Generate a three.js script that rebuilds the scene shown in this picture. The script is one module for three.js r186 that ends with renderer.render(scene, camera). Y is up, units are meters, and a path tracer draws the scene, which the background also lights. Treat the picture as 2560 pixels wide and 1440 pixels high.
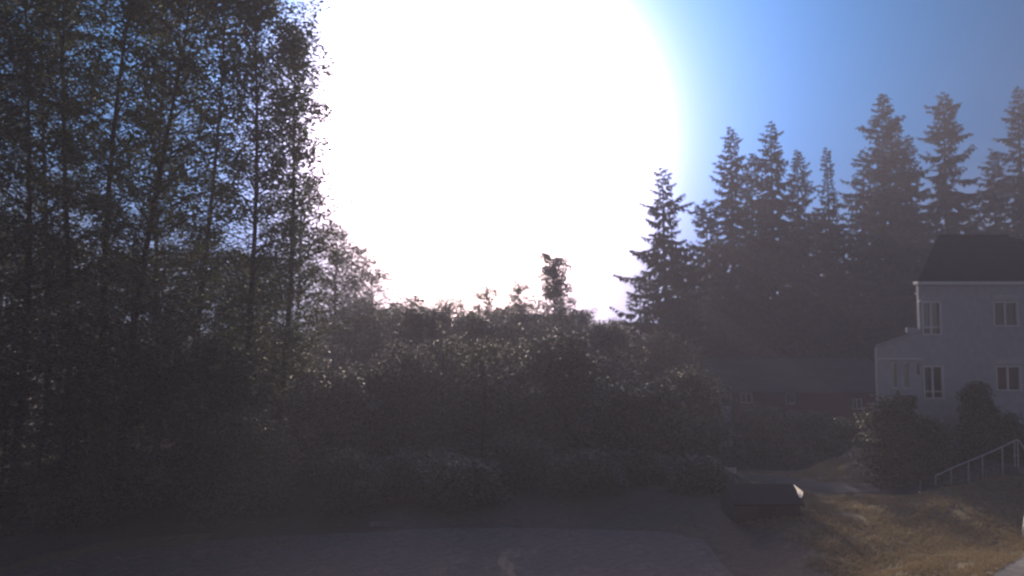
import * as THREE from 'three';
import { RoundedBoxGeometry } from 'three/addons/geometries/RoundedBoxGeometry.js';
import { ImprovedNoise } from 'three/addons/math/ImprovedNoise.js';

// ------------------------------------------------------------------ camera, sky, sun, exposure
const EYE = 8, FPX = 1780, PITCH = Math.atan(110 / FPX);          // pixels of a 2560 x 1440 frame
const scene = new THREE.Scene();
const camera = new THREE.PerspectiveCamera(2 * Math.atan(720 / FPX) * 180 / Math.PI, 16 / 9, 0.1, 4000);
camera.position.set(0, EYE, 0);
camera.rotation.x = PITCH;
camera.focus = 5.5; camera.userData.fStop = 1.25;                   // a cheap fixed-focus lens: everything far is a little soft
const renderer = new THREE.WebGLRenderer({ antialias: true });
renderer.toneMapping = THREE.LinearToneMapping;
renderer.toneMappingExposure = 1.2;
renderer.shadowMap.enabled = true;

function ray(px, py) {
  const x = (px - 1280) / FPX, y = -(py - 720) / FPX, c = Math.cos(PITCH), s = Math.sin(PITCH);
  return new THREE.Vector3(x, y * c + s, -c + y * s);
}
function P(px, py, D) { const r = ray(px, py); return new THREE.Vector3(r.x / -r.z * D, EYE + r.y / -r.z * D, -D); }
function X(px, D, py = 830) { return P(px, py, D).x; }
function Y(py, D, px = 1280) { return P(px, py, D).y; }

const sunDir = ray(1178, 380).normalize();
const SKY = { base: [0.008, 0.034, 0.085], wide: [5.2, 4.5, 9.8], wideDeg: [7.0, 10.3, 10.7], core: 2000, coreDeg: 1.9, cap: 26 };
{
  const W = 1024, H = 512, data = new Float32Array(W * H * 4);
  for (let j = 0; j < H; j++) {
    const up = ((j + 0.5) / H - 0.5) * Math.PI, y = Math.sin(up), cu = Math.cos(up);
    for (let i = 0; i < W; i++) {
      const a = ((i + 0.5) / W - 0.5) * 2 * Math.PI, x = Math.cos(a) * cu, z = Math.sin(a) * cu, o = (j * W + i) * 4;
      const th = Math.acos(Math.min(1, Math.max(-1, x * sunDir.x + y * sunDir.y + z * sunDir.z))) * 180 / Math.PI;
      const c0 = SKY.core * Math.exp(-th / SKY.coreDeg), core = 1 / (1 / Math.max(c0, 1e-9) + 1 / SKY.cap) * (1 + 9 * Math.exp(-Math.max(0, y) / 0.055)), wide = SKY.wideDeg.map((d) => Math.exp(-th / d));
      const hor = Math.exp(-Math.max(0, y) / 0.14) * 0.35;
      for (let k = 0; k < 3; k++) {
        let b = SKY.base[k] * (1 + hor * [1.4, 0.8, 0.35][k]);
        if (y < 0) b = [0.035, 0.04, 0.04][k];
        data[o + k] = 0.86 * b + 0.86 * (y < 0 ? 0 : SKY.wide[k] * wide[k] + core * [1.4, 0.95, 0.85][k]);
      }
      data[o + 3] = 1;
    }
  }
  const t = new THREE.DataTexture(data, W, H, THREE.RGBAFormat, THREE.FloatType);
  t.mapping = THREE.EquirectangularReflectionMapping; t.magFilter = THREE.LinearFilter; t.needsUpdate = true;
  scene.background = t; scene.environment = t;
}
const sun = new THREE.DirectionalLight(new THREE.Color(1.0, 0.83, 0.62), 5.0);
sun.position.copy(sunDir.clone().multiplyScalar(300)); sun.target.position.set(0, 0, -30);
sun.position.add(sun.target.position);
sun.castShadow = true; sun.shadow.mapSize.set(4096, 4096);
Object.assign(sun.shadow.camera, { left: -80, right: 80, top: 80, bottom: -80, near: 1, far: 700 });
scene.add(sun, sun.target);
scene.fog = new THREE.FogExp2(new THREE.Color(0.81, 0.835, 1.0), 0.0028);

// ------------------------------------------------------------------ helpers
let seed = 7;
const reseed = (n) => { seed = n * 7919 + 13; };
const rnd = () => { seed = (seed + 0x6d2b79f5) | 0; let t = Math.imul(seed ^ (seed >>> 15), 1 | seed); t = (t + Math.imul(t ^ (t >>> 7), 61 | t)) ^ t; return ((t ^ (t >>> 14)) >>> 0) / 4294967296; };
const rr = (a, b) => a + (b - a) * rnd();
const V = (x, y, z) => new THREE.Vector3(x, y, z);
const noise = new ImprovedNoise();
const N3 = (x, y, z = 0) => noise.noise(x, y, z);
const sstep = (a, b, x) => { const t = Math.min(1, Math.max(0, (x - a) / (b - a))); return t * t * (3 - 2 * t); };
const used = {};
const numbered = (n) => { const k = used[n] = (used[n] ?? -1) + 1; return k ? n + '_' + String(k).padStart(3, '0') : n; };

class MB {                                                        // collects faces, builds ONE named mesh
  constructor() { this.p = []; this.n = []; this.u = []; this.c = []; this.i = []; }
  vert(p, n, u, v, c) { this.p.push(p.x, p.y, p.z); this.n.push(n.x, n.y, n.z); this.u.push(u, v); this.c.push(c ? c[0] : 1, c ? c[1] : 1, c ? c[2] : 1); return this.p.length / 3 - 1; }
  geo(g, m) {
    if (m) { g = g.clone(); g.applyMatrix4(m); }
    const b = this.p.length / 3, P_ = g.attributes.position, N_ = g.attributes.normal, U_ = g.attributes.uv;
    for (let k = 0; k < P_.count; k++) this.vert(V(P_.getX(k), P_.getY(k), P_.getZ(k)), V(N_.getX(k), N_.getY(k), N_.getZ(k)), U_ ? U_.getX(k) : 0, U_ ? U_.getY(k) : 0);
    if (g.index) for (let k = 0; k < g.index.count; k++) this.i.push(b + g.index.getX(k)); else for (let k = 0; k < P_.count; k++) this.i.push(b + k);
    return this;
  }
  box(x0, x1, y0, y1, z0, z1, r = 0) {
    const w = x1 - x0, h = y1 - y0, d = z1 - z0, rad = Math.min(r, w / 2.2, h / 2.2, d / 2.2);
    const g = rad > 0 ? new RoundedBoxGeometry(w, h, d, 1, rad) : new THREE.BoxGeometry(w, h, d);
    return this.geo(g, new THREE.Matrix4().makeTranslation((x0 + x1) / 2, (y0 + y1) / 2, (z0 + z1) / 2));
  }
  tube(pts, radii, sides = 6, caps = true) {
    let prev = null; const rings = [];
    for (let k = 0; k < pts.length; k++) {
      const t = V().subVectors(pts[Math.min(k + 1, pts.length - 1)], pts[Math.max(k - 1, 0)]).normalize();
      let a = prev ? prev.clone().addScaledVector(t, -prev.dot(t)) : V(1, 0, 0).cross(t);
      if (a.lengthSq() < 1e-6) a = V(0, 0, 1).cross(t);
      a.normalize(); prev = a; const b = V().crossVectors(t, a), ring = [];
      for (let s = 0; s <= sides; s++) {
        const q = s / sides * 2 * Math.PI, n = a.clone().multiplyScalar(Math.cos(q)).addScaledVector(b, Math.sin(q));
        ring.push(this.vert(pts[k].clone().addScaledVector(n, radii[k]), n, s / sides, k));
      }
      rings.push(ring);
    }
    for (let k = 0; k + 1 < rings.length; k++) for (let s = 0; s < sides; s++) { const [a, b, c, d] = [rings[k][s], rings[k][s + 1], rings[k + 1][s], rings[k + 1][s + 1]]; this.i.push(a, b, c, b, d, c); }
    if (caps) for (const [k, dir] of [[0, -1], [rings.length - 1, 1]]) {
      const t = V().subVectors(pts[pts.length - 1], pts[0]).normalize().multiplyScalar(dir), c0 = this.vert(pts[k], t, 0.5, 0.5), rim = rings[k].map((q) => this.vert(V(this.p[q * 3], this.p[q * 3 + 1], this.p[q * 3 + 2]), t, 0, 0));
      for (let s = 0; s < sides; s++) dir > 0 ? this.i.push(c0, rim[s], rim[s + 1]) : this.i.push(c0, rim[s + 1], rim[s]);
    }
    return this;
  }
  leaf(p, dir, side, len, wid, c, fold = 0.25) {                   // a pointed leaf folded along its rib: four triangles over five points
    const n = V().crossVectors(side, dir).normalize(), m = p.clone().addScaledVector(dir, len * 0.45);
    const a = this.vert(p, n, 0, 0, c), t = this.vert(p.clone().addScaledVector(dir, len), n, 1, 0, c);
    const l = this.vert(m.clone().addScaledVector(side, wid / 2).addScaledVector(n, wid * fold), n, 0.5, 1, c), r = this.vert(m.clone().addScaledVector(side, -wid / 2).addScaledVector(n, wid * fold), n, 0.5, 1, c);
    this.i.push(a, l, t, a, t, r);
  }
  build(name, mat, parent, ud) {
    const g = new THREE.BufferGeometry();
    g.setAttribute('position', new THREE.Float32BufferAttribute(this.p, 3)); g.setAttribute('normal', new THREE.Float32BufferAttribute(this.n, 3));
    g.setAttribute('uv', new THREE.Float32BufferAttribute(this.u, 2)); if (mat.vertexColors) g.setAttribute('color', new THREE.Float32BufferAttribute(this.c, 3));
    g.setIndex(this.i);
    const o = new THREE.Mesh(g, mat); o.name = parent === scene ? numbered(name) : name; o.castShadow = o.receiveShadow = true;
    if (ud) Object.assign(o.userData, ud);
    parent.add(o); return o;
  }
}
function thing(name, label, category, group, pos) {
  const o = new THREE.Group(); o.name = numbered(name); o.userData = { label, category }; if (group) o.userData.group = group;
  if (pos) o.position.copy(pos); scene.add(o); return o;
}
const boxMesh = (name, mat, parent, x0, x1, y0, y1, z0, z1, r = 0.01, ud) => new MB().box(x0, x1, y0, y1, z0, z1, r).build(name, mat, parent, ud);

// tileable grain, several octaves; grey, near 1
function grain(size, octaves, lo, hi, s) {
  const d = new Uint8Array(size * size * 4);
  for (let y = 0; y < size; y++) for (let x = 0; x < size; x++) {
    let v = 0, w = 0;
    for (const [f, a] of octaves) {
      const q = (k) => k / size * f, fx = q(x), fy = q(y), tx = x / size, ty = y / size;
      const n = (N3(fx, fy, s) * (1 - tx) + N3(fx - f, fy, s) * tx) * (1 - ty) + (N3(fx, fy - f, s) * (1 - tx) + N3(fx - f, fy - f, s) * tx) * ty;
      v += n * a; w += a;
    }
    const g = Math.round(255 * Math.min(1, Math.max(0, lo + (hi - lo) * (0.5 + v / w * 1.1)))), o = (y * size + x) * 4;
    d[o] = d[o + 1] = d[o + 2] = g; d[o + 3] = 255;
  }
  const t = new THREE.DataTexture(d, size, size); t.wrapS = t.wrapT = THREE.RepeatWrapping; t.magFilter = THREE.LinearFilter; t.colorSpace = THREE.SRGBColorSpace; t.needsUpdate = true; return t;
}
const rep = (t, u, v) => { const c = t.clone(); c.repeat.set(u, v); c.needsUpdate = true; return c; };
const G1 = grain(512, [[8, 1], [23, 1], [61, 1], [160, 0.9]], 0.45, 1, 3.3), G2 = grain(256, [[6, 0.6], [31, 0.5], [90, 0.6]], 0.75, 1, 9.1);
const std = (r, g, b, o = {}) => new THREE.MeshStandardMaterial({ color: new THREE.Color().setRGB(r, g, b), roughness: 0.8, ...o });
const leafMat = (o = {}) => new THREE.MeshPhysicalMaterial({ color: 0xffffff, vertexColors: true, side: THREE.DoubleSide, roughness: 0.72, transmission: 0.5, thickness: 0, ...o });
const M = {
  ground: std(1, 1, 1, { vertexColors: true, roughness: 0.95, map: rep(G1, 1, 1), bumpMap: rep(G1, 1, 1), bumpScale: 0.05 }),
  gravel: std(0.25, 0.2, 0.185, { roughness: 0.95, map: rep(G1, 0.9, 0.9), bumpMap: rep(G1, 1.7, 1.7), bumpScale: 0.02 }),
  asphalt: std(0.075, 0.073, 0.078, { roughness: 0.9, map: rep(G1, 0.5, 0.5), bumpMap: rep(G1, 1, 1), bumpScale: 0.01 }),
  concrete: std(0.3, 0.29, 0.28, { roughness: 0.9, map: rep(G1, 0.4, 0.4) }),
  bark: std(0.075, 0.06, 0.048, { roughness: 0.95, map: rep(G1, 2, 0.4), bumpMap: rep(G1, 3, 0.5), bumpScale: 0.03 }),
  leaf: leafMat(), leafDense: leafMat({ transmission: 0.3 }), needle: new THREE.MeshStandardMaterial({ color: 0xffffff, vertexColors: true, side: THREE.DoubleSide, roughness: 0.85 }),
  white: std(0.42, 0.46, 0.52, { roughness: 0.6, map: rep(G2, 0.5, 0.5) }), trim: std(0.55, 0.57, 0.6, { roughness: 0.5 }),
  roof: std(0.03, 0.034, 0.04, { roughness: 0.9, map: rep(G1, 1, 1) }), barnRoof: std(0.1, 0.11, 0.13, { roughness: 0.7, map: rep(G1, 0.6, 0.6) }),
  red: std(0.1, 0.02, 0.019, { roughness: 0.75, map: rep(G2, 1, 1) }), dark: std(0.02, 0.02, 0.022), shedWall: std(0.06, 0.05, 0.045, { map: rep(G2, 1, 1) }), shedRoof: std(0.035, 0.033, 0.033, { roughness: 0.85, map: rep(G1, 1, 1) }),
  glass: new THREE.MeshPhysicalMaterial({ color: 0xdfe8ea, roughness: 0.03, transmission: 1, thickness: 0, ior: 1.5 }),
  blind: std(0.42, 0.42, 0.38, { roughness: 0.8 }), rail: std(0.5, 0.53, 0.56, { roughness: 0.35, metalness: 0.3 }),
  redReflection: std(0.16, 0.07, 0.06, { roughness: 0.9 }),  // red window reflections put into the colour of a panel behind the glass
  lamp: std(0.85, 0.84, 0.8, { roughness: 0.3 }), brown: std(0.16, 0.07, 0.045),
  carPaint: new THREE.MeshPhysicalMaterial({ color: new THREE.Color().setRGB(0.4, 0.43, 0.45), roughness: 0.35, metalness: 0.1, clearcoat: 0.3, clearcoatRoughness: 0.3 }),
  rubber: std(0.02, 0.02, 0.02, { roughness: 0.9 }), carGlass: std(0.02, 0.025, 0.03, { roughness: 0.05 }), headlamp: std(0.7, 0.72, 0.75, { roughness: 0.1 }),
};

// ------------------------------------------------------------------ terrain
const CP = [];                                                    // ground seen at pixel (x, y) stands h metres high
for (const [px, py, h] of [[0, 1430, 0], [300, 1375, 0], [700, 1340, 0], [1000, 1320, 0], [1400, 1320, 0], [1280, 1440, 0], [700, 1440, 0], [1800, 1420, 0.15], [1850, 1192, 0.2], [1990, 1200, 0.45], [2005, 1240, 0.5], [2110, 1152, 0.5],
  [2350, 1215, 0.95], [2200, 1232, 0.75], [2200, 1330, 0.8], [2120, 1440, 0.5], [2330, 1440, 1.15], [2560, 1430, 1.7], [2560, 1200, 2.0], [2450, 1240, 1.45], [2540, 1186, 1.45], [2400, 1170, 1.4]]) {
  const r = ray(px, py), D = (EYE - h) / (-r.y / -r.z) ; CP.push([r.x / -r.z * D, D, h]);
}
for (const q of [[24, 37, 2.1], [30, 37, 2.3], [21, 38, 1.6], [26, 45, 2.1], [32, 47, 2], [17, 44.5, -1.2], [20, 52, -2.2], [13, 45, -1.2], [8, 50, -1.6], [22, 60, -2.8], [30, 62, -2.8], [14, 58, -2.6], [36, 72, -2.6], [24, 80, -2.6], [0, 45, -0.4], [-20, 40, 0], [-20, 60, 0], [0, 70, -0.8], [20, 70, -2.8], [45, 60, 0.5], [30, 20, 2.6], [20, 10, 1.5], [0, 8, 0], [-25, 15, 0], [60, 100, 0], [-60, 90, 0], [0, 110, 0], [-50, 30, 0], [50, 30, 2.4]]) CP.push(q);
function hgt(x, z) {
  const D = -z; let s = 0, w = 0;
  for (const [cx, cd, h] of CP) { const d2 = (x - cx) ** 2 + (D - cd) ** 2, k = 1 / (d2 + 1.2) ** 2; s += k * h; w += k; }
  const base = s / w, far = sstep(90, 160, Math.hypot(x, z));
  return base * (1 - far) + 0.06 * N3(x * 0.23, z * 0.23, 4) + 0.03 * N3(x * 0.9, z * 0.9, 8) + far * 0.8 * N3(x * 0.01, z * 0.01, 2);
}
function groundAt(px, py) {                                       // where the ray through a pixel meets the ground
  const r = ray(px, py); let D = 20; for (let k = 0; k < 60; k++) { const x = r.x / -r.z * D; D += 0.5 * (((EYE - hgt(x, -D)) / (r.y / r.z)) - D); }
  return V(r.x / -r.z * D, hgt(r.x / -r.z * D, -D), -D);
}
// how much of the ground is lawn (dry grass) rather than leaf litter
const PATH = [[1700, 1190], [1800, 1192], [1880, 1196], [1960, 1204], [2030, 1214], [2110, 1221], [2200, 1226], [2280, 1225], [2345, 1216]].map(([a, b]) => groundAt(a, b));
function lawn(x, z) { const D = -z, n = 1.2 * N3(x * 0.3, z * 0.3, 1); return sstep(9.3, 10.6, x + n + (D > 32 ? 0.7 * (D - 32) : 0)) * (1 - sstep(44, 48, D)); }
{
  const n = 260, g = new THREE.BufferGeometry(), p = [], c = [], u = [], ix = [];
  const warp = (t) => 34 * t + 20 * t ** 3 + 340 * t ** 9;
  for (let j = 0; j <= n; j++) for (let i = 0; i <= n; i++) {
    const x = warp(i / n * 2 - 1), z = -28 + warp(j / n * 2 - 1), y = hgt(x, z), l = lawn(x, z);
    p.push(x, y, z); u.push(x / 2.4, z / 2.4);
    const m = 0.5 + 0.5 * N3(x * 0.5, z * 0.5, 6), k = 0.5 + 0.5 * N3(x * 0.13, z * 0.13, 16);
    const dry = [0.32 - 0.07 * m, 0.25 - 0.04 * m, 0.135 - 0.02 * m].map((v, q) => v * (0.85 + 0.3 * k) * (q === 1 ? 1.03 : 1)), lit = [0.14 + 0.06 * m, 0.105 + 0.05 * m, 0.075 + 0.025 * m];
    for (let q = 0; q < 3; q++) c.push(lit[q] + (dry[q] - lit[q]) * l);
  }
  for (let j = 0; j < n; j++) for (let i = 0; i < n; i++) { const a = j * (n + 1) + i; ix.push(a, a + n + 1, a + 1, a + 1, a + n + 1, a + n + 2); }
  g.setAttribute('position', new THREE.Float32BufferAttribute(p, 3)); g.setAttribute('color', new THREE.Float32BufferAttribute(c, 3)); g.setAttribute('uv', new THREE.Float32BufferAttribute(u, 2));
  g.setIndex(ix); g.computeVertexNormals();
  const o = new THREE.Mesh(g, M.ground); o.name = 'ground'; o.userData = { kind: 'structure', label: 'sloping ground of dry lawn on the right and shaded leaf litter under the trees' }; o.receiveShadow = o.castShadow = true; scene.add(o);
}
function strip(name, left, right, mat, lift, label, across = 6) {  // a sheet following the ground between two edge lines, with a skirt so that it has thickness
  const m = new MB(), rows = [];
  for (let k = 0; k < left.length; k++) {
    const row = [];
    for (let s = 0; s <= across; s++) { const q = left[k].clone().lerp(right[k], s / across); row.push(m.vert(V(q.x, hgt(q.x, q.z) + lift, q.z), V(0, 1, 0), q.x / 2, q.z / 2)); }
    rows.push(row);
  }
  for (let k = 0; k + 1 < rows.length; k++) for (let s = 0; s < across; s++) m.i.push(rows[k][s], rows[k][s + 1], rows[k + 1][s], rows[k][s + 1], rows[k + 1][s + 1], rows[k + 1][s]);
  const o = m.build(name, mat, scene, { kind: 'structure', label }); o.geometry.computeVertexNormals(); mat.side = THREE.DoubleSide; return o;
}
{
  const far = [[-200, 1520], [0, 1432], [130, 1400], [260, 1374], [450, 1358], [700, 1342], [1000, 1327], [1300, 1322], [1600, 1330], [1760, 1350]].map(([a, b]) => groundAt(a, b));
  const cv = new THREE.CatmullRomCurve3(far).getPoints(70);
  strip('driveway', cv, cv.map((q, k) => V(q.x * 0.8 + 1, 0, q.z + 14)), M.gravel, 0.03, 'brown gravel driveway in the shade at the bottom of the view', 24);
  const vg = cv.slice(0, 34);
  strip('grass_verge', vg.map((q) => V(q.x, 0, q.z - 1.1)), vg.map((q, k) => V(q.x, 0, q.z + 0.5 + 0.4 * N3(k * 0.4, 2))), std(0.27, 0.205, 0.11, { roughness: 0.95, map: rep(G1, 0.9, 0.9) }), 0.045, 'dry grass verge along the far edge of the driveway on the left');
  const pc = new THREE.CatmullRomCurve3(PATH).getPoints(80), L = [], R = [];
  pc.forEach((q, k) => { const t = V().subVectors(pc[Math.min(k + 1, 80)], pc[Math.max(k - 1, 0)]).setY(0).normalize(), n = V(-t.z, 0, t.x); const w = 0.62 + 0.5 * (1 - k / 80); L.push(q.clone().addScaledVector(n, -w)); R.push(q.clone().addScaledVector(n, w)); });
  strip('footpath', L, R, M.asphalt.clone(), 0.03, 'grey footpath curving across the lawn to the steps');
  const c0 = [[2470, 1460], [2500, 1425], [2530, 1402], [2575, 1380]].map(([a, b]) => groundAt(a, b)), c1 = new THREE.CatmullRomCurve3(c0).getPoints(20);
  strip('pavement', c1, c1.map((q) => V(q.x + 6, 0, q.z + 2.5)), M.concrete, 0.03, 'pale paved corner at the bottom right');
  const pad = [[2112, 1176], [2120, 1152]].map(([a, b]) => groundAt(a, b));
  strip('pavement', pad, pad.map((q) => V(q.x + 3, 0, q.z + 0.1)), M.concrete, 0.035, 'small pale pad at the foot of the feathery bush by the white house');
}
// the far wooded hill between the two groups of trees
{
  const D = 250, m = new MB(), n = 90, pts = [];
  for (let k = 0; k <= n; k++) { const x = -160 + 400 * k / n; pts.push([x, 7.4 + 2.6 * Math.exp(-(((x - 30) / 70) ** 2)) + 1.2 * N3(x * 0.02, 3) - 3 * sstep(150, 380, Math.abs(x - 50))]); }
  const rows = [[40, 0.0], [10, 0.75], [0, 1], [-60, 0.8], [-160, 0]];
  rows.forEach(([dz, f]) => pts.forEach(([x, h]) => m.vert(V(x, h * f - (f ? 0 : 1), -D + dz), V(0, 1, 0), x / 10, dz / 10, [0.02, 0.035, 0.02])));
  for (let j = 0; j + 1 < rows.length; j++) for (let k = 0; k < n; k++) { const a = j * (n + 1) + k, b = a + n + 1; m.i.push(a, a + 1, b, a + 1, b + 1, b); }
  const o = m.build('hill', std(1, 1, 1, { vertexColors: true, roughness: 1, side: THREE.DoubleSide }), scene, { kind: 'structure', label: 'low far wooded hill in the gap between the trees' }); o.geometry.computeVertexNormals();
  reseed(50); const w = new MB();
  for (let k = 0; k < 900; k++) {
    const x = rr(-60, 140), dz = rr(-12, 25), i0 = Math.min(n - 1, Math.floor((x + 160) / 400 * n)), b = pts[i0][1] * (1 - Math.max(0, dz) / 45) - 1.2, h = rr(1.0, 2.3), r = h * rr(0.16, 0.3), c = [0.016, 0.03, 0.018];
    for (let s = 0; s < 7; s++) { const t = s / 7, q = rr(0, 6.28); for (let j = 0; j < 4; j++) { const a = q + j * 1.57, d = V(Math.cos(a), -0.5, Math.sin(a)).normalize(); w.leaf(V(x, b + h * (0.15 + t * 0.85) + 1.3, -D + dz), d, V(-Math.sin(a), 0, Math.cos(a)), r * (1.15 - t), r * 0.9, c, 0); } }
  }
  w.build('hill_wood', M.needle, scene, { kind: 'stuff', label: 'far fir wood along the crest of the low hill', category: 'wood' });
}

// ------------------------------------------------------------------ trees
const GREENS = [[0.062, 0.092, 0.03], [0.08, 0.105, 0.034], [0.05, 0.08, 0.032], [0.115, 0.112, 0.034], [0.13, 0.1, 0.038]];
let lightLeaf = 1;
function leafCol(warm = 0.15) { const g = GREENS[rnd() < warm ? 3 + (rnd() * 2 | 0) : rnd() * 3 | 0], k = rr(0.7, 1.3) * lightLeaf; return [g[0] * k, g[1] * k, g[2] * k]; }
function clump(m, c, r, count, size, warm) {
  for (let k = 0; k < count; k++) {
    const d = V(rr(-1, 1), rr(-1, 1), rr(-1, 1)); if (d.lengthSq() > 1) d.multiplyScalar(0.7);
    const p = c.clone().add(V(d.x * r, d.y * r * 0.75, d.z * r)), a = rr(0, 6.283), dir = V(Math.cos(a), rr(-0.9, 0.25), Math.sin(a)).normalize(), side = V(-Math.sin(a), rr(-0.5, 0.5), Math.cos(a)).normalize(), s = size * rr(0.7, 1.35);
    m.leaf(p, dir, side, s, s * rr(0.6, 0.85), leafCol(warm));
  }
}
// a broadleaf tree: a trunk through given points, limbs, twigs and clumps of leaves
function broadleaf(o) {
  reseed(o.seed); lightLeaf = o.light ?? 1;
  const base = V(o.x, hgt(o.x, o.z) - 0.15, o.z), top = V(o.tx ?? o.x, o.top, o.tz ?? o.z), H = top.y - base.y;
  const t = thing(o.name ?? 'leafy_tree', o.label, o.category ?? 'tree', o.group, base);
  const loc = (q) => q.clone().sub(base), bend = o.bend ?? 0.25, spine = [], rad = [], r0 = o.r0 ?? 0.012 * H + 0.05, n = 12;
  for (let k = 0; k <= n; k++) { const s = k / n; spine.push(loc(base.clone().lerp(top, s).add(V(bend * Math.sin(s * 4.2 + o.seed), 0, bend * Math.cos(s * 3.1 + o.seed * 2)).multiplyScalar(s > 0 ? 1 : 0)))); rad.push(r0 * (1 - 0.9 * s) * (k === 0 ? 1.35 : 1)); }
  const w = new MB().tube(spine, rad, 8), m = new MB(), at = (s) => { const k = Math.min(n - 1, Math.floor(s * n)); return spine[k].clone().lerp(spine[k + 1], s * n - k); };
  const lo = o.low ?? 0.3, nb = o.limbs ?? 55;
  for (let b = 0; b < nb; b++) {
    const f = (b + rnd()) / nb, s = lo + (0.985 - lo) * f, a = b * 2.4 + rr(-0.5, 0.5);
    const prof = o.profile ? o.profile(f) : Math.sin(Math.PI * Math.min(1, 0.18 + 0.8 * f)) ** 0.7, len = (o.R ?? 3) * prof * rr(0.65, 1.12), up = o.up ? o.up(f) : 0.15 + 0.75 * f, p0 = at(s), pts = [p0], rs = [Math.min(o.thin ?? 0.09, r0 * 0.45 * (1 - s * 0.7) + 0.008)];
    const dir = V(Math.cos(a), up, Math.sin(a) * (o.flat ?? 1)).normalize(); let q = p0.clone();
    for (let k = 1; k <= 4; k++) { q = q.clone().addScaledVector(dir, len / 4).add(V(rr(-0.12, 0.12), rr(-0.05, 0.1) - (o.droop ?? 0.03) * k, rr(-0.12, 0.12))); pts.push(q); rs.push(rs[0] * (1 - k * 0.22)); }
    w.tube(pts, rs, 4, false);
    const nc = o.clumps ?? 6;
    for (let k = 0; k < nc; k++) {
      const g = 0.3 + 0.75 * (k + rnd()) / nc, i0 = Math.min(3, Math.floor(g * 4)), c = pts[i0].clone().lerp(pts[i0 + 1], Math.min(1, g * 4 - i0)).add(V(rr(-0.7, 0.7), rr(-0.5, 0.5), rr(-0.7, 0.7)).multiplyScalar(o.loose ?? 0.6));
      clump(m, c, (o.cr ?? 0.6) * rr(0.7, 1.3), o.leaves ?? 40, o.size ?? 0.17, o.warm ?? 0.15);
    }
  }
  w.build('trunk', M.bark, t); m.build('crown', o.dense ? M.leafDense : M.leaf, t, { kind: 'stuff' });
  return t;
}
// a fir: straight trunk, whorls of drooping branches carrying flat sprays
function fir(o) {
  reseed(o.seed);
  const base = V(o.x, hgt(o.x, o.z) - 0.2, o.z), H = o.top - base.y, t = thing('fir_tree', o.label, 'fir tree', o.group, base);
  const lean = rr(-0.012, 0.012) * H, w = new MB().tube([V(0, 0, 0), V(lean * 0.2, H * 0.3, 0), V(lean * 0.6, H * 0.7, 0), V(lean, H * 0.985, 0)], [H * 0.012 + 0.1, H * 0.0095, H * 0.005, 0.02], 7), m = new MB();
  const nb = Math.round(H * (o.dens ?? 5.2)), R = o.R ?? H * 0.14, lo = o.low ?? 0.12; let gap = 1, a = 0;
  for (let b = 0; b < nb; b++) {
    const f = 1 - (b + rnd() * 0.6) / nb, s = lo + (1 - lo) * f, pr = Math.pow(1 - f, o.pow ?? 0.72) * (f < 0.25 ? 0.75 + f : 1);
    if (b % 5 === 0) gap = rr(0.5, 1.35);
    a += 2.399 + rr(-0.4, 0.4);
    const len = Math.max(0.35, R * pr * gap * rr(0.6, 1.18)), upT = f > 0.75 ? 0.55 * (f - 0.3) : rr(-0.22, 0.12), d = V(Math.cos(a), upT, Math.sin(a)).normalize(), p0 = V(lean * s, s * H * 0.995, 0), pts = [];
    for (let k = 0; k <= 4; k++) { const g = k / 4; pts.push(p0.clone().addScaledVector(d, len * g).add(V(0, (-0.16 * Math.sin(g * 2.6) + 0.1 * g * g) * len * (f > 0.8 ? 0.3 : 1), 0))); }
    if (len > 1) w.tube(pts, [0.05, 0.04, 0.03, 0.02, 0.008].map((v) => v * Math.min(1.3, len / 3)), 4, false);
    const ns = Math.max(4, Math.round(len / 0.2));
    for (let k = 0; k < ns; k++) {
      const g = 0.08 + 0.92 * (k + rnd()) / ns, i0 = Math.min(3, Math.floor(g * 4)), p = pts[i0].clone().lerp(pts[i0 + 1], Math.min(1, g * 4 - i0)), tw = Math.min(1.15, 0.28 + 0.38 * len * (1.02 - g) + 0.15) * rr(0.6, 1.15);
      for (const sg of [-1, 1, 0]) {
        const q = sg ? sg * rr(0.5, 1.15) : rr(-0.4, 0.4), ca = Math.cos(a + q), sa = Math.sin(a + q), dd = V(ca, rr(-0.75, 0.05) + (f > 0.8 ? 0.35 : 0), sa).normalize(), k2 = rr(0.75, 1.25), c = [0.016 * k2, 0.028 * k2, 0.017 * k2];
        const L = sg ? tw : 0.4, sd = V(-sa, rr(-0.4, 0.4), ca).normalize();
        m.leaf(p, dd, sd, L, L * 0.34 + 0.06, c, 0.1);
        m.leaf(p.clone().addScaledVector(dd, L * 0.35), V(dd.x, dd.y - 0.55, dd.z).normalize(), V(sd.x, sd.y + 0.6, sd.z).normalize(), L * 0.7, L * 0.26 + 0.05, c, 0.1);
      }
    }
  }
  w.build('trunk', M.bark, t); m.build('crown', M.needle, t, { kind: 'stuff' });
  return t;
}
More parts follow.
